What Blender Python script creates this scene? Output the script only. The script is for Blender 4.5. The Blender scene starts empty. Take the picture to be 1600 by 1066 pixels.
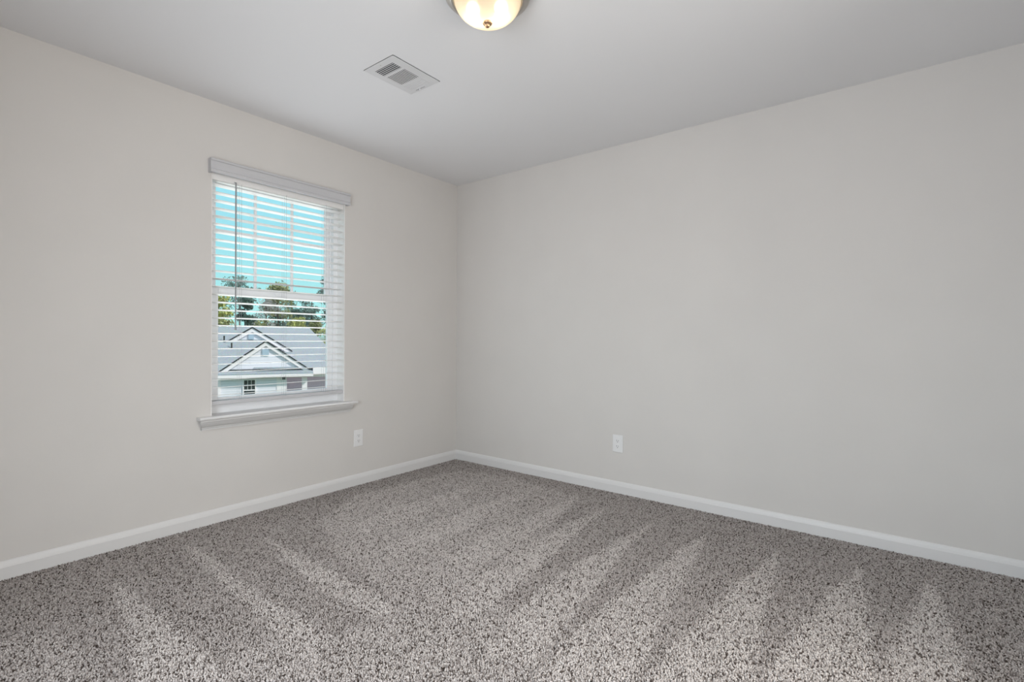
import bpy, bmesh, math, random
import numpy as np
from mathutils import Matrix, Vector

scene = bpy.context.scene
col = scene.collection
random.seed(7)
rng = np.random.default_rng(7)

# ------------------------------------------------------------------ camera
CAM = Vector((-3.2303, -3.1395, 1.0779))
YAW, PIT, ROL = 0.6604, -0.0052, 0.0056
F_PX = 779.67
fw = Vector((math.cos(YAW) * math.cos(PIT), math.sin(YAW) * math.cos(PIT), math.sin(PIT)))
rt = Vector((math.sin(YAW), -math.cos(YAW), 0.0))
up = rt.cross(fw)
rt2 = rt * math.cos(ROL) + up * math.sin(ROL)
up2 = up * math.cos(ROL) - rt * math.sin(ROL)
cd = bpy.data.cameras.new('camera')
cd.sensor_fit = 'HORIZONTAL'
cd.sensor_width = 36.0
cd.lens = F_PX / 1600 * 36.0
cd.clip_start = 0.05
cd.clip_end = 500
cam = bpy.data.objects.new('camera', cd)
col.objects.link(cam)
cam.matrix_world = Matrix(((rt2.x, up2.x, -fw.x, CAM.x), (rt2.y, up2.y, -fw.y, CAM.y),
                           (rt2.z, up2.z, -fw.z, CAM.z), (0, 0, 0, 1)))
scene.camera = cam


def srgb(r, g, b):
    def f(c):
        c /= 255.0
        return c / 12.92 if c <= 0.04045 else ((c + 0.055) / 1.055) ** 2.4
    return (f(r), f(g), f(b), 1.0)


# ------------------------------------------------------------------ sky, sun, added fill lamps, exposure
SKY_STRENGTH = 1.0
SUN_ENERGY = 2.7
SIDE_FILL = 69.0
HALL_FILL = 58.0
GROUND_FILL = 620.0
WINDOW_FILL = 6.5
BULB_POWER = 0.6

world = bpy.data.worlds.new('sky')
scene.world = world
world.use_nodes = True
wn, wl = world.node_tree.nodes, world.node_tree.links
wn.clear()
tc = wn.new('ShaderNodeTexCoord')
sp = wn.new('ShaderNodeSeparateXYZ')
rmp = wn.new('ShaderNodeValToRGB')
e = rmp.color_ramp.elements
e[0].position, e[0].color = 0.40, (0.16, 0.18, 0.12, 1)
e[1].position, e[1].color = 1.0, (0.95, 0.93, 1.02, 1)
for pos, c in ((0.497, (0.30, 0.32, 0.26, 1)), (0.503, srgb(190, 250, 246)), (0.58, srgb(168, 236, 247)), (0.66, srgb(162, 230, 250)), (0.76, (0.88, 0.88, 0.98, 1))):
    el = e.new(pos)
    el.color = c
mp = wn.new('ShaderNodeMath'); mp.operation = 'MULTIPLY_ADD'; mp.inputs[1].default_value = 0.5; mp.inputs[2].default_value = 0.5
bg = wn.new('ShaderNodeBackground'); bg.inputs['Strength'].default_value = SKY_STRENGTH
wo = wn.new('ShaderNodeOutputWorld')
wl.new(tc.outputs['Generated'], sp.inputs[0]); wl.new(sp.outputs['Z'], mp.inputs[0]); wl.new(mp.outputs[0], rmp.inputs[0])
wl.new(rmp.outputs['Color'], bg.inputs['Color']); wl.new(bg.outputs[0], wo.inputs[0])

sd = bpy.data.lights.new('sun', 'SUN')
sd.energy = SUN_ENERGY
sd.angle = math.radians(3.0)
sd.color = (1.0, 0.95, 0.88)
sun = bpy.data.objects.new('sun', sd)
col.objects.link(sun)
sun.rotation_euler = Vector((-0.30, 0.75, -0.62)).to_track_quat('-Z', 'Y').to_euler()


def fill_lamp(name, loc, direction, sx, sy, power, color):
    ld = bpy.data.lights.new(name, 'AREA')
    ld.shape = 'RECTANGLE'
    ld.size, ld.size_y = sx, sy
    ld.energy = power
    ld.color = color
    o = bpy.data.objects.new(name, ld)
    col.objects.link(o)
    o.location = loc
    o.rotation_euler = Vector(direction).to_track_quat('-Z', 'Z').to_euler()
    return o


# unseen area lamps added outside both rear openings to brighten the room
fill_lamp('fill_side_window', (-3.93, -2.45, 1.10), (1, -0.16, -0.28), 1.6, 1.36, SIDE_FILL, (0.95, 0.965, 1.025))
fill_lamp('fill_hall', (-2.0, -5.05, 1.15), (0, 1, -0.05), 1.6, 1.6, HALL_FILL, (1.0, 0.96, 0.90))
# area lamp added just inside the blind, imitating light from the window
fill_lamp('fill_window', ((-2.0120 - 1.1500) / 2, -0.014, 1.33), (0, -1, 0.0), 0.84, 1.28, WINDOW_FILL, (0.90, 0.95, 1.0))
# unseen area lamp added outside, imitating ground bounce up through the blind
fill_lamp('fill_ground', (-1.0, 5.5, -2.6), (-0.05, -1.0, 0.68), 9.0, 4.0, GROUND_FILL, (0.95, 0.98, 1.0))

vs = scene.view_settings
vs.view_transform = 'Standard'
vs.look = 'None'
vs.gamma = 1.0
vs.use_curve_mapping = False
vs.exposure = 0.0
scene.cycles.max_bounces = 10
scene.cycles.diffuse_bounces = 7
scene.cycles.transparent_max_bounces = 16
scene.cycles.sample_clamp_indirect = 3.0


# ------------------------------------------------------------------ helpers
def mat(name, color, rough=0.6, metal=0.0, noise=0.0, scale=30.0, bump=0.0, bscale=400.0, bdist=0.0006, spec=0.5):
    m = bpy.data.materials.new(name)
    m.use_nodes = True
    n, l = m.node_tree.nodes, m.node_tree.links
    b = n['Principled BSDF']
    b.inputs['Base Color'].default_value = color
    b.inputs['Roughness'].default_value = rough
    b.inputs['Metallic'].default_value = metal
    b.inputs['Specular IOR Level'].default_value = spec
    t = n.new('ShaderNodeTexCoord')
    if noise:
        nz = n.new('ShaderNodeTexNoise'); nz.inputs['Scale'].default_value = scale; nz.inputs['Detail'].default_value = 4
        r = n.new('ShaderNodeValToRGB')
        r.color_ramp.elements[0].position = 0.3; r.color_ramp.elements[1].position = 0.7
        r.color_ramp.elements[0].color = tuple(c * (1 - noise) for c in color[:3]) + (1,)
        r.color_ramp.elements[1].color = tuple(min(1, c * (1 + noise)) for c in color[:3]) + (1,)
        l.new(t.outputs['Object'], nz.inputs['Vector']); l.new(nz.outputs['Fac'], r.inputs[0]); l.new(r.outputs['Color'], b.inputs['Base Color'])
    if bump:
        nb = n.new('ShaderNodeTexNoise'); nb.inputs['Scale'].default_value = bscale; nb.inputs['Detail'].default_value = 3
        bp = n.new('ShaderNodeBump'); bp.inputs['Strength'].default_value = bump; bp.inputs['Distance'].default_value = bdist
        l.new(t.outputs['Object'], nb.inputs['Vector']); l.new(nb.outputs['Fac'], bp.inputs['Height']); l.new(bp.outputs['Normal'], b.inputs['Normal'])
    return m


def banded(name, c1, c2, period, rough=0.7, axis='Z', width=0.12):
    """horizontal boards or shingle courses: thin lines of c2 every period metres"""
    m = mat(name, c1, rough, spec=0.2)
    n, l = m.node_tree.nodes, m.node_tree.links
    b = n['Principled BSDF']
    t = n.new('ShaderNodeTexCoord'); s = n.new('ShaderNodeSeparateXYZ')
    d = n.new('ShaderNodeMath'); d.operation = 'DIVIDE'; d.inputs[1].default_value = period
    f = n.new('ShaderNodeMath'); f.operation = 'FRACT'
    c = n.new('ShaderNodeMath'); c.operation = 'LESS_THAN'; c.inputs[1].default_value = width
    nz = n.new('ShaderNodeTexNoise'); nz.inputs['Scale'].default_value = 8; nz.inputs['Detail'].default_value = 8; nz.inputs['Roughness'].default_value = .8
    mx = n.new('ShaderNodeMix'); mx.data_type = 'RGBA'
    mx.inputs['A'].default_value = c1; mx.inputs['B'].default_value = c2
    mul = n.new('ShaderNodeMix'); mul.data_type = 'RGBA'; mul.blend_type = 'OVERLAY'; mul.inputs['Factor'].default_value = 0.6 if width > .15 else .05
    l.new(t.outputs['Object'], s.inputs[0]); l.new(s.outputs[axis], d.inputs[0]); l.new(d.outputs[0], f.inputs[0]); l.new(f.outputs[0], c.inputs[0])
    l.new(t.outputs['Object'], nz.inputs['Vector'])
    l.new(c.outputs[0], mx.inputs['Factor']); l.new(mx.outputs['Result'], mul.inputs['A']); l.new(nz.outputs['Color'], mul.inputs['B'])
    l.new(mul.outputs['Result'], b.inputs['Base Color'])
    return m


class MB:
    def __init__(self):
        self.v, self.f, self.s = [], [], []

    def add(self, verts, faces, smooth=False):
        o = len(self.v)
        self.v += [tuple(p) for p in verts]
        self.f += [tuple(i + o for i in f) for f in faces]
        self.s += [smooth] * len(faces)
        return self

    def box(self, x0, x1, y0, y1, z0, z1):
        x0, x1 = sorted((x0, x1)); y0, y1 = sorted((y0, y1)); z0, z1 = sorted((z0, z1))
        return self.add([(x, y, z) for z in (z0, z1) for x, y in ((x0, y0), (x1, y0), (x1, y1), (x0, y1))],
                        [(3, 2, 1, 0), (4, 5, 6, 7), (0, 1, 5, 4), (1, 2, 6, 5), (2, 3, 7, 6), (3, 0, 4, 7)])

    def prism(self, poly, ext0, ext1, axis):
        """closed polygon (a,b) extruded along axis; a,b are the other two axes in xyz order"""
        def P(a, b, t):
            return (t, a, b) if axis == 'x' else ((a, t, b) if axis == 'y' else (a, b, t))
        n = len(poly)
        vs_ = [P(a, b, ext0) for a, b in poly] + [P(a, b, ext1) for a, b in poly]
        return self.add(vs_, [tuple(range(n))[::-1], tuple(range(n, 2 * n))] + [(i, (i + 1) % n, n + (i + 1) % n, n + i) for i in range(n)])

    def tube(self, p, q, r, r2=None, n=10):
        p, q = Vector(p), Vector(q)
        r2 = r if r2 is None else r2
        d = (q - p).normalized()
        a = d.orthogonal().normalized(); b = d.cross(a)
        vs_ = []
        for c, rr in ((p, r), (q, r2)):
            vs_ += [c + rr * (math.cos(2 * math.pi * i / n) * a + math.sin(2 * math.pi * i / n) * b) for i in range(n)]
        o = [(i, (i + 1) % n, n + (i + 1) % n, n + i) for i in range(n)]
        self.add(vs_, o, True)
        self.add(vs_[:n], [tuple(range(n))[::-1]]); self.add(vs_[n:], [tuple(range(n))])
        return self

    def lathe(self, prof, n=48, c=(0, 0), close=False):
        vs_ = []
        for r, z in prof:
            vs_ += [(c[0] + r * math.cos(2 * math.pi * i / n), c[1] + r * math.sin(2 * math.pi * i / n), z) for i in range(n)]
        fs = []
        m = len(prof)
        for k in range(m if close else m - 1):
            k2 = (k + 1) % m
            fs += [(k * n + i, k * n + (i + 1) % n, k2 * n + (i + 1) % n, k2 * n + i) for i in range(n)]
        return self.add(vs_, fs, True)

    def build(self, name, m, parent=None, bevel=0.0, seg=2):
        me = bpy.data.meshes.new(name)
        me.from_pydata(self.v, [], self.f)
        bm = bmesh.new(); bm.from_mesh(me)
        bmesh.ops.recalc_face_normals(bm, faces=bm.faces)
        bm.to_mesh(me); bm.free()
        me.polygons.foreach_set('use_smooth', self.s)
        me.update()
        o = bpy.data.objects.new(name, me)
        col.objects.link(o)
        if m:
            me.materials.append(m)
        if parent:
            o.parent = parent
        if bevel:
            bv = o.modifiers.new('bevel', 'BEVEL'); bv.width = bevel; bv.segments = seg; bv.limit_method = 'ANGLE'
        return o


def empty(name, loc=(0, 0, 0), rz=0.0):
    o = bpy.data.objects.new(name, None)
    o.empty_display_size = 0.1
    o.location = loc
    o.rotation_euler = (0, 0, rz)
    col.objects.link(o)
    return o


def tag(o, label=None, cat=None, group=None, kind=None):
    for k, v in (('label', label), ('category', cat), ('group', group), ('kind', kind)):
        if v:
            o[k] = v
    return o


# ------------------------------------------------------------------ materials
M = {}
M['wall'] = mat('wall_paint', (0.635, 0.615, 0.592, 1), 0.85, bump=0.10, bscale=260, noise=0.012, scale=3, spec=0.25)
M['ceiling'] = mat('ceiling_paint', (0.77, 0.77, 0.78, 1), 0.95, bump=0.12, bscale=180, spec=0.2)
M['trim'] = mat('white_trim_paint', (0.69, 0.685, 0.68, 1), 0.42)
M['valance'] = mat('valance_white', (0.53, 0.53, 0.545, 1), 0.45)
M['apron'] = mat('apron_shaded_white', (0.60, 0.595, 0.59, 1), 0.42)  # trim white darkened: the apron's shade is put into the colour
M['blind'] = mat('blind_white', (0.86, 0.85, 0.84, 1), 0.4)
M['vinyl'] = mat('window_vinyl', (0.82, 0.83, 0.85, 1), 0.35)
M['cord'] = mat('cord', (0.42, 0.45, 0.48, 1), 0.8)
M['wand'] = mat('smoky_wand', (0.27, 0.28, 0.29, 1), 0.3)
M['plate'] = mat('outlet_plastic', (0.77, 0.77, 0.77, 1), 0.35)
M['slot'] = mat('outlet_slot', (0.10, 0.10, 0.10, 1), 0.6)
M['vent'] = mat('vent_enamel', (0.66, 0.66, 0.67, 1), 0.4)
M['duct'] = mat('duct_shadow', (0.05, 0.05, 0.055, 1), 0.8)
M['nickel'] = mat('brushed_nickel', (0.50, 0.47, 0.43, 1), 0.34, metal=1.0)
M['bronze'] = mat('finial_bronze', (0.55, 0.36, 0.22, 1), 0.35, metal=1.0)

m = bpy.data.materials.new('window_glass'); m.use_nodes = True
n, l = m.node_tree.nodes, m.node_tree.links
n.clear()
tr = n.new('ShaderNodeBsdfTransparent'); tr.inputs[0].default_value = (0.97, 0.99, 0.99, 1)
gl = n.new('ShaderNodeBsdfGlossy'); gl.inputs['Roughness'].default_value = 0.02
mx = n.new('ShaderNodeMixShader'); mx.inputs[0].default_value = 0.03
ou = n.new('ShaderNodeOutputMaterial')
l.new(tr.outputs[0], mx.inputs[1]); l.new(gl.outputs[0], mx.inputs[2]); l.new(mx.outputs[0], ou.inputs[0])
M['glass'] = m

m = bpy.data.materials.new('frosted_lamp_glass'); m.use_nodes = True
n, l = m.node_tree.nodes, m.node_tree.links
n.clear()
tl = n.new('ShaderNodeBsdfTranslucent'); tl.inputs[0].default_value = (0.94, 0.88, 0.77, 1)
rf = n.new('ShaderNodeBsdfRefraction'); rf.inputs['Color'].default_value = (1, 0.96, 0.88, 1); rf.inputs['Roughness'].default_value = 0.42; rf.inputs['IOR'].default_value = 1.18
df = n.new('ShaderNodeBsdfPrincipled'); df.inputs['Base Color'].default_value = (0.85, 0.78, 0.66, 1); df.inputs['Roughness'].default_value = 0.25
m1 = n.new('ShaderNodeMixShader'); m1.inputs[0].default_value = 0.5
m2 = n.new('ShaderNodeMixShader'); m2.inputs[0].default_value = 0.25
ou = n.new('ShaderNodeOutputMaterial')
l.new(tl.outputs[0], m1.inputs[1]); l.new(rf.outputs[0], m1.inputs[2])
l.new(m1.outputs[0], m2.inputs[1]); l.new(df.outputs[0], m2.inputs[2]); l.new(m2.outputs[0], ou.inputs[0])
M['lamp_glass'] = m

m = bpy.data.materials.new('bulb_glow'); m.use_nodes = True
b = m.node_tree.nodes['Principled BSDF']
b.inputs['Emission Color'].default_value = (1.0, 0.86, 0.62, 1)
b.inputs['Emission Strength'].default_value = 2.4
M['bulb'] = m

# carpet yarn: colour chosen per tuft from its own random number, sheen of the vacuum stripes put into the colour
m = bpy.data.materials.new('carpet_yarn'); m.use_nodes = True
n, l = m.node_tree.nodes, m.node_tree.links
b = n['Principled BSDF']; b.inputs['Roughness'].default_value = 0.95; b.inputs['Specular IOR Level'].default_value = 0.1
a1 = n.new('ShaderNodeAttribute'); a1.attribute_name = 'yarn'
a2 = n.new('ShaderNodeAttribute'); a2.attribute_name = 'stripe_tone'
r1 = n.new('ShaderNodeValToRGB'); r1.color_ramp.interpolation = 'LINEAR'
re = r1.color_ramp.elements
re[0].position, re[0].color = 0.0, (0.075, 0.058, 0.050, 1)
re[1].position, re[1].color = 1.0, (0.69, 0.65, 0.62, 1)
for pos, c in ((0.09, (0.13, 0.108, 0.096, 1)), (0.15, (0.30, 0.27, 0.25, 1)), (0.42, (0.50, 0.46, 0.435, 1))):
    el = re.new(pos); el.color = c
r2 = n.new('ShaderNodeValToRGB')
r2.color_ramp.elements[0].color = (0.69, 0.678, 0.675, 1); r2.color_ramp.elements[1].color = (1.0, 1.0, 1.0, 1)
mu = n.new('ShaderNodeMix'); mu.data_type = 'RGBA'; mu.blend_type = 'MULTIPLY'; mu.inputs['Factor'].default_value = 1
l.new(a1.outputs['Fac'], r1.inputs[0]); l.new(a2.outputs['Fac'], r2.inputs[0])
l.new(r1.outputs['Color'], mu.inputs['A']); l.new(r2.outputs['Color'], mu.inputs['B']); l.new(mu.outputs['Result'], b.inputs['Base Color'])
M['yarn'] = m
M['backing'] = mat('carpet_backing', (0.24, 0.212, 0.195, 1), 0.95, noise=0.35, scale=160, spec=0.1)

# ------------------------------------------------------------------ room shell
XW, YS, H, T = -3.70, -3.80, 2.44, 0.17
OX0, OX1, OZ0, OZ1 = -2.0200, -1.1430, 0.602, 2.062      # window opening in the left wall

w = MB()
w.box(XW - T, OX0, 0, T, -0.03, H); w.box(OX1, T, 0, T, -0.03, H)
w.box(OX0, OX1, 0, T, -0.03, OZ0); w.box(OX0, OX1, 0, T, OZ1, H)
tag(w.build('wall_left', M['wall']), kind='structure')
tag(MB().box(0, T, YS - T, 0, -0.03, H).build('wall_right', M['wall']), kind='structure')
w = MB()                                                  # wall behind the camera, with a cased doorway and hall added for fill light
w.box(XW, -2.6, YS - T, YS, -0.03, H); w.box(-1.4, 0, YS - T, YS, -0.03, H); w.box(-2.6, -1.4, YS - T, YS, 2.05, H)
w.box(-2.95, -2.90, -5.2, YS - T, -0.03, H); w.box(-1.10, -1.05, -5.2, YS - T, -0.03, H); w.box(-2.95, -1.05, -5.25, -5.2, -0.03, H)
tag(w.build('wall_back', M['wall']), kind='structure')
tag(MB().box(-2.95, -1.05, -5.25, YS - T, H, H + 0.1).build('added_hall_ceiling', M['ceiling']), kind='structure')  # hall shell added behind the doorway, closing it to the sun
tag(MB().box(-2.95, -1.05, -5.25, YS - T, -0.10, -0.012).build('added_hall_floor', M['backing']), kind='structure')
w = MB()                                                  # wall at the photographer's left, with an unseen window added for fill light
w.box(XW - T, XW, YS - T, -3.30, -0.03, H); w.box(XW - T, XW, -1.60, 0, -0.03, H)
w.box(XW - T, XW, -3.30, -1.60, -0.03, 0.38); w.box(XW - T, XW, -3.30, -1.60, 1.82, H)
tag(w.build('wall_side', M['wall']), kind='structure')
tag(MB().box(XW - T, T, YS - T, T, H, H + 0.12).build('ceiling', M['ceiling']), kind='structure')
tag(MB().box(XW - T, T, YS - T, T, -0.10, -0.012).build('floor', M['backing']), kind='structure')


def base_profile():
    # thickness out from the wall (a) and height (b)
    return [(0.0, -0.012), (0.014, -0.012), (0.014, 0.049), (0.0125, 0.052), (0.0125, 0.054), (0.0105, 0.062), (0.0065, 0.071), (0.003, 0.0755), (0.0, 0.0765)]


bp_ = base_profile()
tag(MB().prism([(-a, b) for a, b in bp_], XW, 0.0, 'x').build('baseboard_left', M['trim']), kind='structure')
tag(MB().prism([(-a, b) for a, b in bp_], YS, 0.0, 'y').build('baseboard_right', M['trim']), kind='structure')
tag(MB().prism([(YS + a, b) for a, b in bp_], XW, -2.66, 'x').build('baseboard_back', M['trim']), kind='structure')
tag(MB().prism([(XW + a, b) for a, b in bp_], YS, 0.0, 'y').build('baseboard_side', M['trim']), kind='structure')

# casing of the unseen doorway added behind the camera
d = empty('added_doorway', (-2.0, YS, 0)); tag(d, kind='structure')
MB().box(-0.66, -0.60, 0, 0.016, -0.01, 2.11).build('casing', M['trim'], d)
MB().box(0.60, 0.66, 0, 0.016, -0.01, 2.11).build('casing', M['trim'], d)
MB().box(-0.66, 0.66, 0, 0.016, 2.05, 2.11).build('casing', M['trim'], d)


# ------------------------------------------------------------------ window in the left wall
def frame_ring(x0, x1, z0, z1, y0, y1, t, tb=None, tt=None):
    tb = t if tb is None else tb
    tt = t if tt is None else tt
    return MB().box(x0, x0 + t, y0, y1, z0, z1).box(x1 - t, x1, y0, y1, z0, z1).box(x0 + t, x1 - t, y0, y1, z0, z0 + tb).box(x0 + t, x1 - t, y0, y1, z1 - tt, z1)


win = empty('window_1', ((OX0 + OX1) / 2, 0, OZ0)); tag(win, kind='structure')


def wpart(mb, name, m, bevel=0.0, parent=None):
    cx, cz = (OX0 + OX1) / 2, OZ0
    mb.v = [(x - cx, y, z - cz) for x, y, z in mb.v]
    return mb.build(name, m, parent or win, bevel)


fr = frame_ring(OX0, OX1, 0.62, OZ1, 0.088, 0.165, 0.036, 0.05, 0.036)
fr.box(OX0 + 0.036, OX0 + 0.044, 0.118, 0.128, 0.66, 2.03).box(OX1 - 0.044, OX1 - 0.036, 0.118, 0.128, 0.66, 2.03)
wpart(fr, 'window_frame', M['vinyl'], 0.002)
us = frame_ring(OX0 + 0.036, OX1 - 0.036, 1.335, OZ1 - 0.036, 0.130, 0.154, 0.038, 0.044, 0.034)
uso = wpart(us, 'upper_sash', M['vinyl'], 0.002)
wpart(MB().box(-1.9463, -1.2170, 0.140, 0.144, 1.375, 1.995), 'pane', M['glass'], parent=uso)
for x in (-1.707, -1.462):
    wpart(MB().box(x - 0.0085, x + 0.0085, 0.136, 0.148, 1.377, 1.994), 'muntin', M['vinyl'], 0.002, uso)
wpart(MB().box(-1.9465, -1.2165, 0.1365, 0.1475, 1.713, 1.735), 'muntin', M['vinyl'], 0.002, uso)
ls = frame_ring(OX0 + 0.036, OX1 - 0.036, 0.668, 1.373, 0.098, 0.124, 0.040, 0.046, 0.045)
lso = wpart(ls, 'lower_sash', M['vinyl'], 0.002)
wpart(MB().box(-1.945, -1.218, 0.109, 0.113, 0.712, 1.330), 'pane', M['glass'], parent=lso)
lk = MB().box(-1.60, -1.56, 0.088, 0.098, 1.345, 1.362)
wpart(lk, 'sash_lock', M['vinyl'], 0.002, lso)

jl = MB().box(OX0, OX0 + 0.004, 0.001, 0.09, 0.62, OZ1).box(OX1 - 0.004, OX1, 0.001, 0.09, 0.62, OZ1).box(OX0 + 0.004, OX1 - 0.004, 0.001, 0.09, OZ1 - 0.004, OZ1)  # white liner added so the reveal looks lit from outside
wpart(jl, 'bright_reveal_liner', M['blind'])
SILL = 0.6200
st = MB()
prof = [(0.088, SILL), (-0.046, SILL), (-0.0525, SILL - 0.003), (-0.055, SILL - 0.009), (-0.0525, SILL - 0.015), (-0.046, SILL - 0.018), (0.088, SILL - 0.018)]
st.prism(prof, OX0, OX1, 'x')
for xa, xb in ((-2.0955, OX0), (OX1, -1.0650)):
    st.prism([(min(a, 0.0), b) for a, b in prof], xa, xb, 'x')
wpart(st, 'window_sill', M['trim'])
ap = MB()
crown = [(0.0, 0.602), (-0.043, 0.602), (-0.043, 0.594), (-0.040, 0.590), (-0.036, 0.582), (-0.029, 0.571), (-0.021, 0.562), (-0.017, 0.559), (-0.017, 0.555), (-0.013, 0.552), (-0.013, 0.543), (0.0, 0.543)]
nn = len(crown)
vsL = [(-2.074 + (a + 0.013) * 0.55 * (a < -0.013), a, b) for a, b in crown]
vsR = [(-1.1000 - (a + 0.013) * 0.15 * (a < -0.013), a, b) for a, b in crown]
ap.add(vsL + vsR, [tuple(range(nn)), tuple(range(nn, 2 * nn))] + [(i, (i + 1) % nn, nn + (i + 1) % nn, nn + i) for i in range(nn)])
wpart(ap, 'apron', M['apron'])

# unseen second window, added behind the photographer to let fill light in
w2 = empty('added_window', (XW, -2.45, 0.38)); tag(w2, kind='structure')


def ring_x(y0, y1, z0, z1, x0, x1, t):
    return MB().box(x0, x1, y0, y0 + t, z0, z1).box(x0, x1, y1 - t, y1, z0, z1).box(x0, x1, y0 + t, y1 - t, z0, z0 + t).box(x0, x1, y0 + t, y1 - t, z1 - t, z1)


f2 = ring_x(-0.85, 0.85, 0, 1.44, -0.165, -0.09, 0.05); f2.box(-0.15, -0.10, -0.03, 0.03, 0.05, 1.39)
f2.build('window_frame', M['vinyl'], w2, 0.002)
MB().box(-0.13, -0.126, -0.80, 0.80, 0.05, 1.39).build('pane', M['glass'], w2)

# ------------------------------------------------------------------ the blind
BX0, BX1 = -2.0130, -1.1485
bl = empty('window_blind', ((BX0 + BX1) / 2, 0.0, 0.66))
tag(bl, 'white horizontal slat blind lowered over the window and tilted open', 'blind')
bc = (BX0 + BX1) / 2


def bpart(mb, name, m, bevel=0.0, parent=None):
    mb.v = [(x - bc, y, z - 0.66) for x, y, z in mb.v]
    return mb.build(name, m, parent or bl, bevel)


bpart(MB().box(BX0, BX1, 0.010, 0.062, 1.992, 2.040), 'head_rail', M['blind'], 0.002)
# valance with a moulded front and short returns
vp = [(-0.026, 2.020), (-0.0405, 2.020), (-0.0425, 2.0215), (-0.0425, 2.0340), (-0.0375, 2.0352), (-0.0375, 2.0385), (-0.0400, 2.0398), (-0.0385, 2.050), (-0.0375, 2.062), (-0.0385, 2.076),
      (-0.0400, 2.0815), (-0.0395, 2.0835), (-0.0455, 2.0865), (-0.0475, 2.091), (-0.0465, 2.096), (-0.0430, 2.100), (-0.026, 2.100)]
va = MB().prism(vp, -2.0385, -1.1265, 'x')
for xa, xb in ((-2.0385, -2.0265), (-1.1385, -1.1265)):
    va.box(xa, xb, -0.027, -0.0005, 2.020, 2.100)
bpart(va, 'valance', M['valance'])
# slats: slightly crowned boards, one mesh shared by every slat
SY0, SY1, PITCH, Z0 = 0.0110, 0.0610, 0.04580, 0.7340


def slat_mesh():
    mb = MB()
    pts = []
    for k in range(7):
        t = k / 6
        pts.append((SY0 + (SY1 - SY0) * t, 0.0014 * (1 - (2 * t - 1) ** 2) - 0.085 * (SY1 - SY0) * t))
    poly = [(y, z + 0.0013) for y, z in pts] + [(y, z - 0.0013) for y, z in reversed(pts)]
    mb.prism(poly, BX0 - bc, BX1 - bc, 'x')
    return mb


s0 = slat_mesh().build('slat', M['blind'], bl)
for k in range(28):
    o = s0 if k == 0 else s0.copy()
    if k:
        col.objects.link(o)
        o.parent = bl
    o.location = (0, 0, Z0 + PITCH * k - 0.66)
br = MB().box(BX0, BX1, 0.0105, 0.0615, 0.678, 0.702)
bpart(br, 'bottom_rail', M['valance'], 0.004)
for x in (-1.849, -1.570, -1.286):
    c = MB()
    c.tube((x, SY0 - 0.0012, 0.695), (x, SY0 - 0.0012, 2.0), 0.0007, n=6)
    c.tube((x, SY1 + 0.0012, 0.695), (x, SY1 + 0.0012, 2.0), 0.0007, n=6)
    bpart(c, 'ladder_cord', M['cord'])
    bpart(MB().tube((x - 0.0002, 0.036, 0.69), (x - 0.0002, 0.036, 2.0), 0.0008, n=6), 'lift_cord', M['cord'])
wd = MB().tube((-1.889, -0.006, 1.150), (-1.889, -0.006, 1.998), 0.0042, n=8).tube((-1.889, -0.006, 1.118), (-1.889, -0.006, 1.150), 0.0055, 0.0045, n=8)
wdo = bpart(wd, 'tilt_wand', M['wand'])
wdo['label'] = 'smoky grey tilt wand'
bpart(MB().tube((-1.889, -0.006, 1.990), (-1.889, 0.012, 2.004), 0.002, n=6), 'wand_hook', M['cord'], parent=wdo)


# ------------------------------------------------------------------ outlets
def outlet(loc, rz, label):
    r = empty('wall_outlet', loc, rz)
    tag(r, label, 'outlet', 'duplex outlets on the walls')
    pl = MB().box(-0.0385, 0.0385, -0.006, 0.0, -0.061, 0.061)
    pl.build('cover_plate', M['plate'], r, 0.0035, 3)
    for s in (1, -1):
        rc = MB()
        ring = []
        for i in range(24):
            a = 2 * math.pi * i / 24
            x, z = 0.0172 * math.cos(a), 0.0172 * math.sin(a)
            ring.append((x, max(-0.0142, min(0.0142, z)) + s * 0.0195))
        rc.prism(ring, -0.0085, -0.005, 'y')
        ro = rc.build('receptacle', M['plate'], r)
        sl = MB().box(-0.0076, -0.0052, -0.0089, -0.0080, s * 0.0195 - 0.002, s * 0.0195 + 0.0075)
        sl.box(0.0052, 0.0074, -0.0089, -0.0080, s * 0.0195 - 0.001, s * 0.0195 + 0.0065)
        sl.tube((0, -0.0089, s * 0.0195 - 0.0075), (0, -0.0080, s * 0.0195 - 0.0075), 0.0028, n=10)
        sl.build('slots', M['slot'], ro)
    MB().tube((0, -0.0075, 0), (0, -0.0055, 0), 0.0032, n=10).build('screw', M['plate'], r)
    return r


outlet((-1.0268, 0, 0.3390), 0, 'white wall outlet under the window, beside the room corner')
outlet((0, -1.5805, 0.3420), -math.pi / 2, 'white wall outlet on the long bare wall to the right')

# ------------------------------------------------------------------ ceiling vent
vt = empty('ceiling_vent', (-1.530, -1.088, H))
tag(vt, 'white rectangular air register set into the ceiling near the lamp', 'vent')
VX, VY = -1.530, -1.088
vb = [(-1.645, -1.587, -1.155, -1.018), (-1.571, -1.475, -1.150, -1.013), (-1.459, -1.397, -1.143, -1.006)]
fx0, fx1, fy0, fy1 = -1.686, -1.374, -1.204, -0.974
xs = [fx0] + [v for b_ in vb for v in b_[:2]] + [fx1]
fl = MB()
ya, yb = -1.151, -1.011
for i in range(0, 8, 2):
    fl.box(xs[i] - VX, xs[i + 1] - VX, ya - VY, yb - VY, -0.0024, 0.0)
fl.box(fx0 - VX, fx1 - VX, fy0 - VY, ya - VY, -0.0024, 0.0).box(fx0 - VX, fx1 - VX, yb - VY, fy1 - VY, -0.0024, 0.0)
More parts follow.
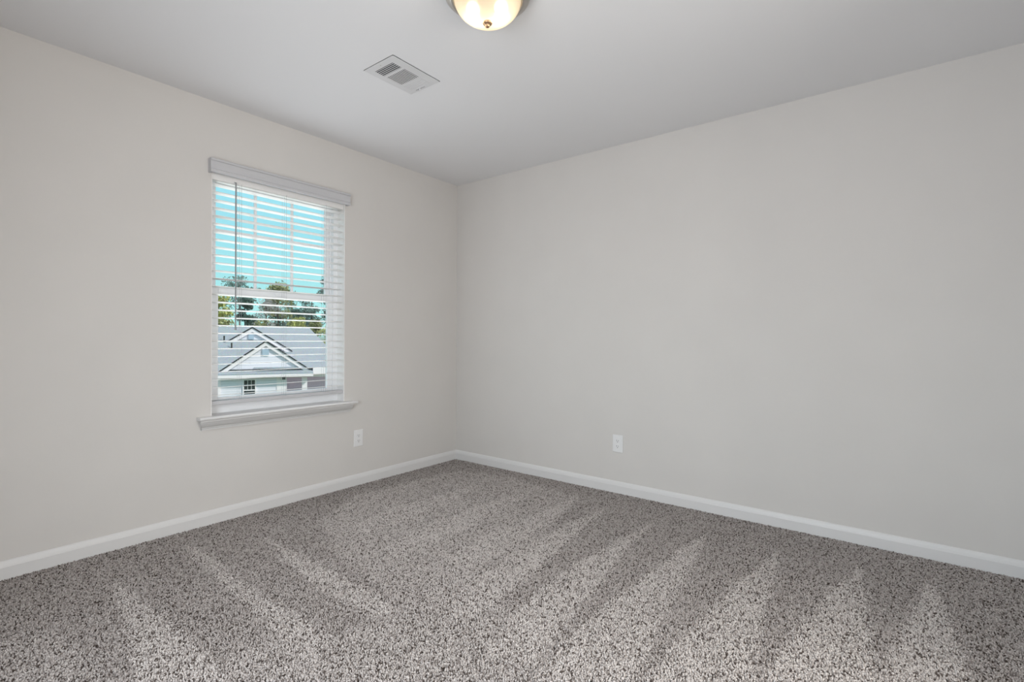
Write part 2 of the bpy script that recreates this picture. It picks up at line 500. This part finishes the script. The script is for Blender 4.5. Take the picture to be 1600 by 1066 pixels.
# turned-down outer rim
fl.box(fx0 - VX, fx1 - VX, fy0 - VY, fy0 - VY + 0.004, -0.0026, 0).box(fx0 - VX, fx1 - VX, fy1 - VY - 0.004, fy1 - VY, -0.0026, 0)
fl.box(fx0 - VX, fx0 - VX + 0.004, fy0 - VY, fy1 - VY, -0.0026, 0).box(fx1 - VX - 0.004, fx1 - VX, fy0 - VY, fy1 - VY, -0.0026, 0)
fl.build('flange', M['vent'], vt)
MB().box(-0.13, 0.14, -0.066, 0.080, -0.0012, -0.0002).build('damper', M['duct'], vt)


def louvers(x0, x1, along_x, count, cover, tilt):
    mb = MB()
    lo, hi = -0.0032, -0.0014
    n0, n1 = (ya - VY, yb - VY) if along_x else (x0 - VX, x1 - VX)
    step = (n1 - n0) / count
    h = step * cover / 2
    for i in range(count):
        c = n0 + step * (i + .5)
        poly = [(c - h, lo), (c + h, lo), (c + h + tilt, hi), (c - h + tilt, hi)]
        if along_x:
            mb.prism(poly, x0 - VX, x1 - VX, 'x')
        else:
            mb.prism(poly, ya - VY, yb - VY, 'y')
    return mb


louvers(vb[0][0], vb[0][1], False, 5, 0.34, 0.001).build('louver_bank', M['vent'], vt)
louvers(vb[1][0], vb[1][1], True, 11, 0.52, 0.001).build('louver_bank', M['vent'], vt)
louvers(vb[2][0], vb[2][1], False, 5, 0.84, -0.001).build('louver_bank', M['vent'], vt)
MB().box(-1.3885 - VX, -1.3865 - VX, -1.100 - VY, -1.030 - VY, -0.0027, -0.002).build('lever_slot', M['duct'], vt)
MB().box(-1.3895 - VX, -1.3855 - VX, -1.066 - VY, -1.058 - VY, -0.014, -0.002).build('lever', M['vent'], vt, 0.001)
MB().tube((-1.664 - VX, -1.082 - VY, -0.0034), (-1.664 - VX, -1.082 - VY, -0.002), 0.003, n=10).build('screw', M['nickel'], vt)

# ------------------------------------------------------------------ ceiling lamp
LX, LY = -1.748, -1.858
lamp = empty('ceiling_lamp', (LX, LY, H))
tag(lamp, 'round flush ceiling lamp with a lit frosted glass bowl and metal rim', 'lamp')
pan = [(0.0, -0.001), (0.150, -0.001), (0.160, -0.004), (0.166, -0.010), (0.169, -0.020), (0.167, -0.028), (0.161, -0.033), (0.154, -0.036), (0.150, -0.041), (0.142, -0.045), (0.134, -0.045), (0.132, -0.040), (0.132, -0.020), (0.0, -0.018)]
MB().lathe(pan, 64).build('rim', M['nickel'], lamp)
outer = [(0.1315, -0.026)] + [(0.1315 * math.cos(t) ** 0.9, -0.036 - 0.091 * math.sin(t)) for t in [math.pi / 2 * i / 16 for i in range(16)]] + [(0.0, -0.127)]
MB().lathe(outer, 64).build('glass_bowl', M['lamp_glass'], lamp)
fin = [(0.0, -0.125), (0.016, -0.126), (0.019, -0.1295), (0.0175, -0.1335), (0.0115, -0.1375), (0.0080, -0.1395), (0.0088, -0.1430), (0.0075, -0.1460), (0.003, -0.1480), (0.0, -0.1485)]
MB().lathe(fin, 24).build('finial', M['bronze'], lamp)
for (bx, by) in ((-0.028, 0.045), (0.026, -0.042)):
    bb = MB()
    bb.lathe([(0.0, -0.088)] + [(0.025 * math.sin(t), -0.063 - 0.025 * math.cos(t)) for t in [math.pi * i / 12 for i in range(1, 12)]] + [(0.0, -0.038)], 20)
    bb.v = [(x + bx, y + by, z) for x, y, z in bb.v]
    bb.build('bulb', M['bulb'], lamp)
    MB().tube((bx, by, -0.018), (bx, by, -0.040), 0.015, n=16).build('socket', M['vent'], lamp)
    pd = bpy.data.lights.new('bulb_light', 'POINT')
    pd.energy = BULB_POWER
    pd.color = (1.0, 0.86, 0.66)
    pd.shadow_soft_size = 0.03
    po = bpy.data.objects.new('bulb_light', pd)
    col.objects.link(po)
    po.parent = lamp
    po.location = (bx, by, -0.108)

# ------------------------------------------------------------------ carpet pile (cut tufts over the whole floor)
# vacuum strokes: floor outlines in metres and how much each is lightened in colour
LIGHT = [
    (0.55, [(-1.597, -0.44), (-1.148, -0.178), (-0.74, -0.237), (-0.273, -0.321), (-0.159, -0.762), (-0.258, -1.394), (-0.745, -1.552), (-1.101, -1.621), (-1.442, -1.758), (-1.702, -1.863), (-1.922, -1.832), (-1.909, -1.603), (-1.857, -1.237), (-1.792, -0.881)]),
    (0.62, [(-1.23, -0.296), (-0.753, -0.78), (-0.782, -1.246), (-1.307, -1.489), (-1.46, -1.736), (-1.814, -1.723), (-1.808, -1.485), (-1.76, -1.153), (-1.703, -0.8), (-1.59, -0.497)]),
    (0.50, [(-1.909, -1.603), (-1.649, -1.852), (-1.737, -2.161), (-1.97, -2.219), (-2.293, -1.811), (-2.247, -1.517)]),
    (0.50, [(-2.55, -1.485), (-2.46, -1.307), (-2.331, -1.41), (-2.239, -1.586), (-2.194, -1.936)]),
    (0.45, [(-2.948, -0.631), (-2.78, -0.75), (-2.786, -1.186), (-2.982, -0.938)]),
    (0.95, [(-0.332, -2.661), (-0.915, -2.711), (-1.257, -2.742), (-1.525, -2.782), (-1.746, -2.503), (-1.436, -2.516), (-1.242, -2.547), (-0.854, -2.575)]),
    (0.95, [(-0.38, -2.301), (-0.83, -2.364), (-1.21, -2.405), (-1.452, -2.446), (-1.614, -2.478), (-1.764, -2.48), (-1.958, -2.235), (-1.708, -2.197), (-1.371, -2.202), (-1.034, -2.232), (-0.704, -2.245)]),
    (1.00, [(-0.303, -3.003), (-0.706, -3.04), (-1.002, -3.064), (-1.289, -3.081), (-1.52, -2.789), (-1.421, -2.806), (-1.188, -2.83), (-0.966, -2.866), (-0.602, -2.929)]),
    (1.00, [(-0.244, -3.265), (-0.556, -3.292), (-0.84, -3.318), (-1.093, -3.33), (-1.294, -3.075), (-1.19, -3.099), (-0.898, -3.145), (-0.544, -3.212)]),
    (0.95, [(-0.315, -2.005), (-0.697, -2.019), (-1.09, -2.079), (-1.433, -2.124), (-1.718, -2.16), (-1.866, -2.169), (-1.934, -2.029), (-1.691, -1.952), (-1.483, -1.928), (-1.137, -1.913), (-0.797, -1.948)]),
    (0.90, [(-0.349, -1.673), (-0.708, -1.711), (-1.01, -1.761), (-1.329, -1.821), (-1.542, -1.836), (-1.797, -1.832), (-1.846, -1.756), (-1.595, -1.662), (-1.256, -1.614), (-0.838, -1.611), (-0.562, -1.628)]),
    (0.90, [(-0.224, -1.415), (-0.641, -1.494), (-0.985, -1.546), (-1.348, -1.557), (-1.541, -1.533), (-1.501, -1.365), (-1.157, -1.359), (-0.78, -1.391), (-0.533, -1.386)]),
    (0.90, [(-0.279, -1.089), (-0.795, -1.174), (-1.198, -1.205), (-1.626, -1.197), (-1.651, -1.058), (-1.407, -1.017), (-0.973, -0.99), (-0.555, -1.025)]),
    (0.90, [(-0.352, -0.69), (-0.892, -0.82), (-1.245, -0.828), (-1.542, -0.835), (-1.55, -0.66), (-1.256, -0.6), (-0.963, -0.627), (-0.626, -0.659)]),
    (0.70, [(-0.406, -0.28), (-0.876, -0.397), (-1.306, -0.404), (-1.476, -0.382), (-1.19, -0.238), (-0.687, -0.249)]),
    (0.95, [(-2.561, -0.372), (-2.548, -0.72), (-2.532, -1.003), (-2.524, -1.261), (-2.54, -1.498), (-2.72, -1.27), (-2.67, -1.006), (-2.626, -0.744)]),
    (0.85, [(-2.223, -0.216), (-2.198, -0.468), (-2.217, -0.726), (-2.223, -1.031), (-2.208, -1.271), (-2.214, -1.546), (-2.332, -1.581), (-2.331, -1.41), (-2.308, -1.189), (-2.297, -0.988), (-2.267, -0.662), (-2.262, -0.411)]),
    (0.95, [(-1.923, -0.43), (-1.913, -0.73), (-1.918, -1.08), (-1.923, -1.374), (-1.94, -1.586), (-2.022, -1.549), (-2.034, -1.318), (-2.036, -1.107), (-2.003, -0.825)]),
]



def inside(px, py, poly):
    r = np.zeros(px.shape, bool)
    k = len(poly)
    for i in range(k):
        x1, y1 = poly[i]; x2, y2 = poly[(i + 1) % k]
        c = ((y1 > py) != (y2 > py)) & (px < (x2 - x1) * (py - y1) / (y2 - y1 + 1e-12) + x1)
        r ^= c
    return r


def carpet():
    step = 0.0056
    gx = np.arange(XW + 0.004, -0.014, step)
    gy = np.arange(YS + 0.004, -0.014, step)
    X, Y = np.meshgrid(gx, gy)
    N = X.size
    X = X.ravel() + rng.uniform(-.42, .42, N) * step
    Y = Y.ravel() + rng.uniform(-.42, .42, N) * step
    jx = X + rng.normal(0, .011, N); jy = Y + rng.normal(0, .011, N)
    stripe_tone = np.full(N, 0.14)
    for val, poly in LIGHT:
        stripe_tone = np.where(inside(jx, jy, poly), val, stripe_tone)
    stripe_tone = np.clip(stripe_tone + rng.normal(0, .10, N), 0, 1)
    # yarn tone in small clusters
    yarn = rng.uniform(0, 1, N)
    # tuft geometry: leaning four-sided cone
    ang = rng.uniform(0, 2 * np.pi, N)
    lean = rng.uniform(.2, 1.0, N) * 0.005
    hgt = rng.uniform(.62, 1.0, N) * 0.012
    rad = rng.uniform(.75, 1.15, N) * 0.0034
    lx = np.cos(ang) * lean; ly = np.sin(ang) * lean
    rot = rng.uniform(0, np.pi / 2, N)
    V = np.zeros((N, 9, 3), np.float32)
    for k in range(4):
        a = rot + k * np.pi / 2
        V[:, k, 0] = X + np.cos(a) * rad * .8; V[:, k, 1] = Y + np.sin(a) * rad * .8; V[:, k, 2] = -0.012
        V[:, 4 + k, 0] = X + lx * .6 + np.cos(a) * rad; V[:, 4 + k, 1] = Y + ly * .6 + np.sin(a) * rad; V[:, 4 + k, 2] = -0.012 + hgt * .68
    V[:, 8, 0] = X + lx; V[:, 8, 1] = Y + ly; V[:, 8, 2] = -0.012 + hgt
    V[:, :, 0] = np.minimum(V[:, :, 0], -0.0142); V[:, :, 1] = np.minimum(V[:, :, 1], -0.0142)
    quads = np.array([(k, (k + 1) % 4, 4 + (k + 1) % 4, 4 + k) for k in range(4)])
    tris = np.array([(4 + k, 4 + (k + 1) % 4, 8) for k in range(4)])
    base = (np.arange(N) * 9)[:, None]
    loops = np.concatenate([base + quads.ravel()[None], base + tris.ravel()[None]], 1).astype(np.int32)
    starts1 = np.concatenate([np.arange(4) * 4, 16 + np.arange(4) * 3])
    starts = (np.arange(N)[:, None] * 28 + starts1[None]).astype(np.int32)
    me = bpy.data.meshes.new('carpet_pile')
    me.vertices.add(N * 9); me.loops.add(N * 28); me.polygons.add(N * 8)
    me.vertices.foreach_set('co', V.ravel())
    me.loops.foreach_set('vertex_index', loops.ravel())
    me.polygons.foreach_set('loop_start', starts.ravel())
    me.update(calc_edges=True)
    for nm, val in (('yarn', yarn), ('stripe_tone', stripe_tone)):
        at = me.attributes.new(nm, 'FLOAT', 'POINT')
        at.data.foreach_set('value', np.repeat(val, 9).astype(np.float32))
    me.polygons.foreach_set('use_smooth', np.ones(N * 8, bool))
    me.materials.append(M['yarn'])
    o = bpy.data.objects.new('carpet_pile', me)
    col.objects.link(o)
    tag(o, 'speckled taupe carpet with vacuum stripes covering the whole floor', 'carpet', kind='stuff')


carpet()

# ------------------------------------------------------------------ outside: lawn, neighbour's house, trees
HD = Vector((0.4458, 0.8951, 0.0)); HR = Vector((0.8951, -0.4458, 0.0))
HROT = math.atan2(HR.y, HR.x)
GROUND = -3.75


def out(X, D, z):
    return Vector((CAM.x, CAM.y, 0)) + HR * X + HD * D + Vector((0, 0, z))


M['lawn'] = mat('lawn_grass', (0.10, 0.13, 0.05, 1), 0.95, noise=0.4, scale=0.8)
M['siding'] = banded('house_siding', srgb(246, 240, 250), srgb(204, 206, 218), 0.16, 0.6)
M['htrim'] = mat('house_trim', srgb(254, 244, 248), 0.5)
M['shingle'] = banded('roof_shingles', srgb(166, 174, 180), srgb(134, 144, 152), 0.085, 0.9, width=0.3)
M['drip'] = mat('roof_edge', (0.02, 0.025, 0.03, 1), 0.7)
M['louver_vent'] = mat('gable_vent', srgb(178, 196, 214), 0.6)
M['porch'] = mat('porch_wall', srgb(206, 198, 206), 0.8)
M['hpane'] = mat('house_pane', (0.035, 0.045, 0.05, 1), 0.06, noise=0.6, scale=6)
M['fixture'] = mat('black_fixture', (0.02, 0.02, 0.02, 1), 0.5)

lw = MB()
p0, p1, p2, p3 = out(-70, 6, GROUND), out(90, 6, GROUND), out(120, 150, GROUND), out(-110, 150, GROUND)
lw.add([p0, p1, p2, p3, *(v - Vector((0, 0, .3)) for v in (p0, p1, p2, p3))], [(0, 1, 2, 3), (7, 6, 5, 4), (0, 4, 5, 1), (1, 5, 6, 2), (2, 6, 7, 3), (3, 7, 4, 0)])
tag(lw.build('lawn', M['lawn']), kind='structure')

hs = empty('neighbour_house', out(0, 35, GROUND), HROT)
tag(hs, 'white house with two front gables and grey shingle roof seen through the blind', 'house')
G = GROUND


def hp(mb, name, m, parent=None, bevel=0.0):
    """house parts are drawn as (lateral, depth from viewer, height) and stored relative to the house"""
    mb.v = [(x, y - 35.0, z - G) for x, y, z in mb.v]
    return mb.build(name, m, parent or hs, bevel)


# body
hp(MB().box(-9.0, 0.30, 35.0, 44.0, G, -1.06), 'wall', M['siding'])
hp(MB().box(0.30, 7.0, 37.6, 44.0, G, -0.95), 'porch_wall', M['porch'])
hp(MB().box(0.28, 0.86, 34.96, 35.3, G, -1.06), 'pilaster', M['htrim'])
hp(MB().box(1.76, 2.07, 34.96, 35.27, G, -1.30), 'column', M['htrim'])
hp(MB().box(4.9, 5.2, 34.96, 35.27, G, -1.30), 'column', M['htrim'])
hp(MB().box(0.86, 7.0, 34.96, 35.3, -1.50, -1.22), 'beam', M['htrim'])
hp(MB().box(2.40, 7.2, 34.7, 35.0, -1.32, -0.90), 'fascia', M['htrim'])
hp(MB().box(0.5, 7.0, 35.3, 37.6, -1.30, -1.22), 'porch_ceiling', M['porch'])
hp(MB().box(0.3, 7.0, 34.9, 37.6, G, G + 0.25), 'porch_floor', M['htrim'])
hp(MB().box(-2.98, -2.80, 34.95, 35.02, G, -1.06), 'corner_board', M['htrim'])


def gable(px, pz, lx, lz, rx, rz, y, thick, wall_z, name):
    """gable end: wall triangle, two raking boards and the roof edges above them"""
    wl_ = MB().prism([(lx + .15, lz), (rx - .15, rz), (px, pz - .10)], y, y + .15, 'y')
    hp(wl_, name + '_wall', M['siding'])
    for (ax, az) in ((lx, lz), (rx, rz)):
        rk = MB().prism([(px, pz - .05), (ax, az - .05), (ax, az - .31), (px, pz - .31)], y - .14, y - .03, 'y')
        hp(rk, 'rake_board', M['htrim'])
        ed = MB().prism([(px, pz + .04), (ax, az + .04), (ax, az - .05), (px, pz - .05)], y - .19, y - .02, 'y')
        hp(ed, 'roof_edge', M['drip'])


# rear and front gables with the roof slopes behind them
gable(-1.176, 1.72, -3.30, 0.34, 1.25, 0.12, 37.5, 4, 0, 'gable')
hp(MB().prism([(-1.176, 1.72), (-3.30, 0.34), (-3.30, 0.24), (-1.176, 1.62), (1.25, 0.02), (1.25, 0.12)], 37.5, 44.0, 'y'), 'roof', M['shingle'])
gable(-0.345, 0.83, -2.93, -1.07, 2.145, -0.96, 35.0, 4, 0, 'gable')
hp(MB().prism([(-0.345, 0.83), (-2.93, -1.07), (-2.93, -1.17), (-0.345, 0.73), (2.145, -1.06), (2.145, -0.96)], 35.0, 41.0, 'y'), 'roof', M['shingle'])
# steep roof of the left wing and the long main roof to the right, both running across
hp(MB().prism([(34.9, -1.12), (38.6, 1.76), (42.3, -1.12), (42.3, -1.22), (34.9, -1.22)], -9.4, -0.6, 'x'), 'roof', M['shingle'])
rz_ = 1.82
mr = MB()
v_ = [(-1.0, 34.75, -0.98), (7.2, 34.75, -0.98), (2.62, 42.0, rz_), (-1.0, 42.0, rz_), (7.2, 49.2, -0.98), (-1.0, 49.2, -0.98)]
v_ = [(-1.0, 34.75, -0.90), (4.55, 34.75, -0.90), (2.62, 42.0, rz_), (-1.0, 42.0, rz_), (4.55, 49.2, -0.90), (-1.0, 49.2, -0.90)]
mr.add(v_, [(0, 1, 2, 3), (1, 4, 2), (4, 5, 3, 2), (0, 3, 5), (0, 5, 4, 1)])
hp(mr, 'roof', M['shingle'])
# pent roof across the foot of the front gable
hp(MB().prism([(34.45, -1.19), (35.05, -0.98), (35.05, -1.08), (34.45, -1.26)], -2.92, 2.40, 'x'), 'pent_roof', M['shingle'])
hp(MB().box(-2.92, 2.40, 34.43, 34.50, -1.42, -1.25), 'fascia', M['htrim'])
hp(MB().box(-2.92, 2.40, 34.50, 35.0, -1.42, -1.36), 'soffit', M['htrim'])
hp(MB().box(-2.6, 1.9, 34.98, 35.02, -0.99, -0.93), 'shadow_strip', M['drip'])  # dark strip added as the shadow line above the pent roof
hp(MB().box(-1.40, -1.09, 37.40, 37.5, 0.92, 1.22), 'gable_vent', M['louver_vent'])
hp(MB().box(-0.55, -0.17, 34.92, 35.0, -0.08, 0.30), 'gable_vent', M['louver_vent'])
# window with grilles in the upper sash
hw = hp(frame_ring(-1.62, -0.88, -3.05, -1.54, 34.93, 35.03, 0.07), 'window', M['htrim'])
wp = hp(MB().box(-1.55, -0.95, 34.97, 34.99, -2.98, -1.61), 'pane', M['hpane'], hw)
wp.matrix_parent_inverse = Matrix.Identity(4)
gm = MB().box(-1.55, -0.95, 34.945, 34.97, -2.26, -2.19)
for i in (1, 2):
    gm.box(-1.55 + .2 * i - .012, -1.55 + .2 * i + .012, 34.955, 34.97, -2.2, -1.61)
gm.box(-1.55, -0.95, 34.955, 34.97, -1.92, -1.895)
hp(gm, 'grille', M['htrim'], hw)
lf = MB().box(0.60, 0.76, 34.80, 34.96, -1.62, -1.46); lf.prism([(0.57, -1.46), (0.79, -1.46), (0.68, -1.36)], 34.78, 34.96, 'y')
hp(lf, 'porch_light', M['fixture'])
for (x, y, zb) in ((-2.80, 37.3, 0.72), (-2.34, 36.75, 0.28)):
    hp(MB().tube((x, y, zb - .05), (x, y, zb + .42), 0.045, n=8).tube((x, y, zb), (x + .12, y - .02, zb + .06), 0.03, n=6), 'vent_pipe', M['fixture'])


def leafmat(name, c):
    mm = mat(name, c, 0.8, noise=0.55, scale=1.3, spec=0.15)
    return mm


M['pine'] = leafmat('pine_needles', (0.21, 0.30, 0.27, 1))
M['deep'] = leafmat('deep_green_leaves', (0.12, 0.20, 0.17, 1))
M['lime'] = leafmat('yellow_green_leaves', (0.50, 0.51, 0.19, 1))
M['olive'] = leafmat('olive_leaves', (0.36, 0.37, 0.18, 1))
M['twig'] = leafmat('bare_twigs', (0.46, 0.43, 0.42, 1))
M['bark'] = mat('bark', (0.13, 0.105, 0.09, 1), 0.95, noise=0.3, scale=3)


def tree(name, cat, label, X, D, top, crown_h, crown_w, leaf, n, size, seed, puff=9, trunk_r=0.16, group=None):
    r = random.Random(seed)
    g = np.random.default_rng(seed)
    base = out(X, D, GROUND)
    t = empty(name, base)
    tag(t, label, cat, group)
    h = top - GROUND
    tk = MB().tube((0, 0, -0.1), (r.uniform(-.2, .2), r.uniform(-.2, .2), h * .93), trunk_r, trunk_r * .3, 8)
    cz = h - crown_h
    cent = []
    for i in range(puff):
        a = r.uniform(0, 2 * math.pi)
        f = r.random()
        rr = crown_w * .5 * r.uniform(.25, .8) * (1 - .55 * f)
        p = Vector((math.cos(a) * rr, math.sin(a) * rr, cz + crown_h * (.08 + .84 * f)))
        cent.append((p, crown_w * r.uniform(.19, .32)))
        tk.tube((0, 0, max(.4, p.z - rr * .7)), p, trunk_r * .28, trunk_r * .1, 5)
    tk.build('trunk', M['bark'], t)
    per = n // puff
    V, Fc = [], []
    for p, s in cent:
        d = g.normal(0, 1, (per, 3)); d /= np.linalg.norm(d, axis=1)[:, None]
        q = np.array(p) + d * (s * g.uniform(.2, 1, (per, 1)) ** .6) * np.array([1, 1, .62])
        for c in q:
            a = g.normal(0, 1, 3); a /= np.linalg.norm(a); b = g.normal(0, 1, 3); b -= a * (a @ b); b /= np.linalg.norm(b)
            s_ = size * g.uniform(.6, 1.3)
            k = len(V)
            V += [tuple(c + a * s_), tuple(c + b * s_ * .5), tuple(c - a * s_), tuple(c - b * s_ * .5)]
            Fc.append((k, k + 1, k + 2, k + 3))
    mb = MB(); mb.v, mb.f, mb.s = V, Fc, [False] * len(Fc)
    mb.build('crown', M[leaf], t)


TG = 'trees beyond the house'
TREES = [
    # name, category, label, lateral, depth, top, crown height, crown width, leaves, count, leaf size, puffs, trunk
    ('pine_tree', 'tree', 'tallest sparse pine, its airy crown alone against the sky behind the blind wand', -3.5, 70, 9.1, 4.2, 5.0, 'pine', 1700, .15, 15, .16),
    ('leafy_tree', 'tree', 'bright yellow green tree at the left edge of the window', -5.0, 59, 5.45, 5.8, 3.8, 'lime', 4200, .14, 20, .14),
    ('dark_tree', 'tree', 'dark green tree just right of the blind wand, above the gable peaks', -2.7, 64.5, 5.75, 5.8, 2.6, 'deep', 3200, .15, 18, .16),
    ('bare_tree', 'tree', 'grey leafless twiggy tree in the middle behind the roof', -0.55, 59, 5.5, 5.1, 3.6, 'twig', 4200, .075, 26, .14),
    ('pine_tree', 'tree', 'broad olive topped pine in the middle, just above the meeting rail', 0.7, 72, 8.1, 5.0, 4.8, 'olive', 2600, .16, 16, .18),
    ('pine_tree', 'tree', 'slim dark teal pine right of the middle, between two bigger pines', 2.9, 88, 8.9, 8.6, 4.0, 'pine', 2000, .14, 16, .16),
    ('pine_tree', 'tree', 'blue green pine standing over the right end of the ridge', 4.5, 80, 8.5, 8.0, 3.6, 'pine', 2200, .15, 16, .16),
    ('pine_tree', 'tree', 'tall thin pine at the right edge of the window, crown cut by the frame', 6.3, 66, 9.0, 6.6, 3.0, 'pine', 1900, .15, 16, .15),
    ('dark_tree', 'tree', 'small dark tree filling the gap behind the bare tree', 0.9, 82, 5.6, 5.6, 4.4, 'deep', 2200, .17, 14, .16),
    ('dark_tree', 'tree', 'dark green tree low behind the ridge toward the right', 3.0, 68, 4.9, 4.8, 3.2, 'deep', 2000, .15, 14, .14),
    ('pine_tree', 'tree', 'teal pine filling the right side of the lower sash beside the tall thin pine', 4.7, 70, 6.6, 6.2, 2.8, 'pine', 1900, .14, 16, .15),
    ('low_bush', 'bush', 'yellow green bush low behind the ridge, right of the middle', 2.4, 57, 3.05, 2.6, 2.8, 'lime', 2200, .12, 12, .06),
    ('low_bush', 'bush', 'tall yellow green bush behind the falling right hip of the roof', 5.3, 54, 2.6, 4.4, 2.8, 'lime', 2600, .12, 14, .06),
    ('low_bush', 'bush', 'olive undergrowth behind the ridge in the middle', -0.8, 53, 2.75, 2.8, 3.0, 'olive', 2000, .12, 12, .06),
    ('low_bush', 'bush', 'dull olive undergrowth at the left, below the yellow green tree', -3.8, 52, 2.7, 2.8, 2.6, 'olive', 2000, .12, 12, .06),
    ('low_bush', 'bush', 'olive shrub behind the right end of the ridge', 4.3, 61, 3.1, 3.0, 2.2, 'olive', 1600, .12, 12, .06),
]
for i, (nm, cat, lab, X, D, top, ch, cw, leaf, cnt, sz, puff, tr_) in enumerate(TREES):
    tree(nm, cat, lab, X, D, top, ch, cw, leaf, cnt, sz, i + 1, puff, tr_, TG)
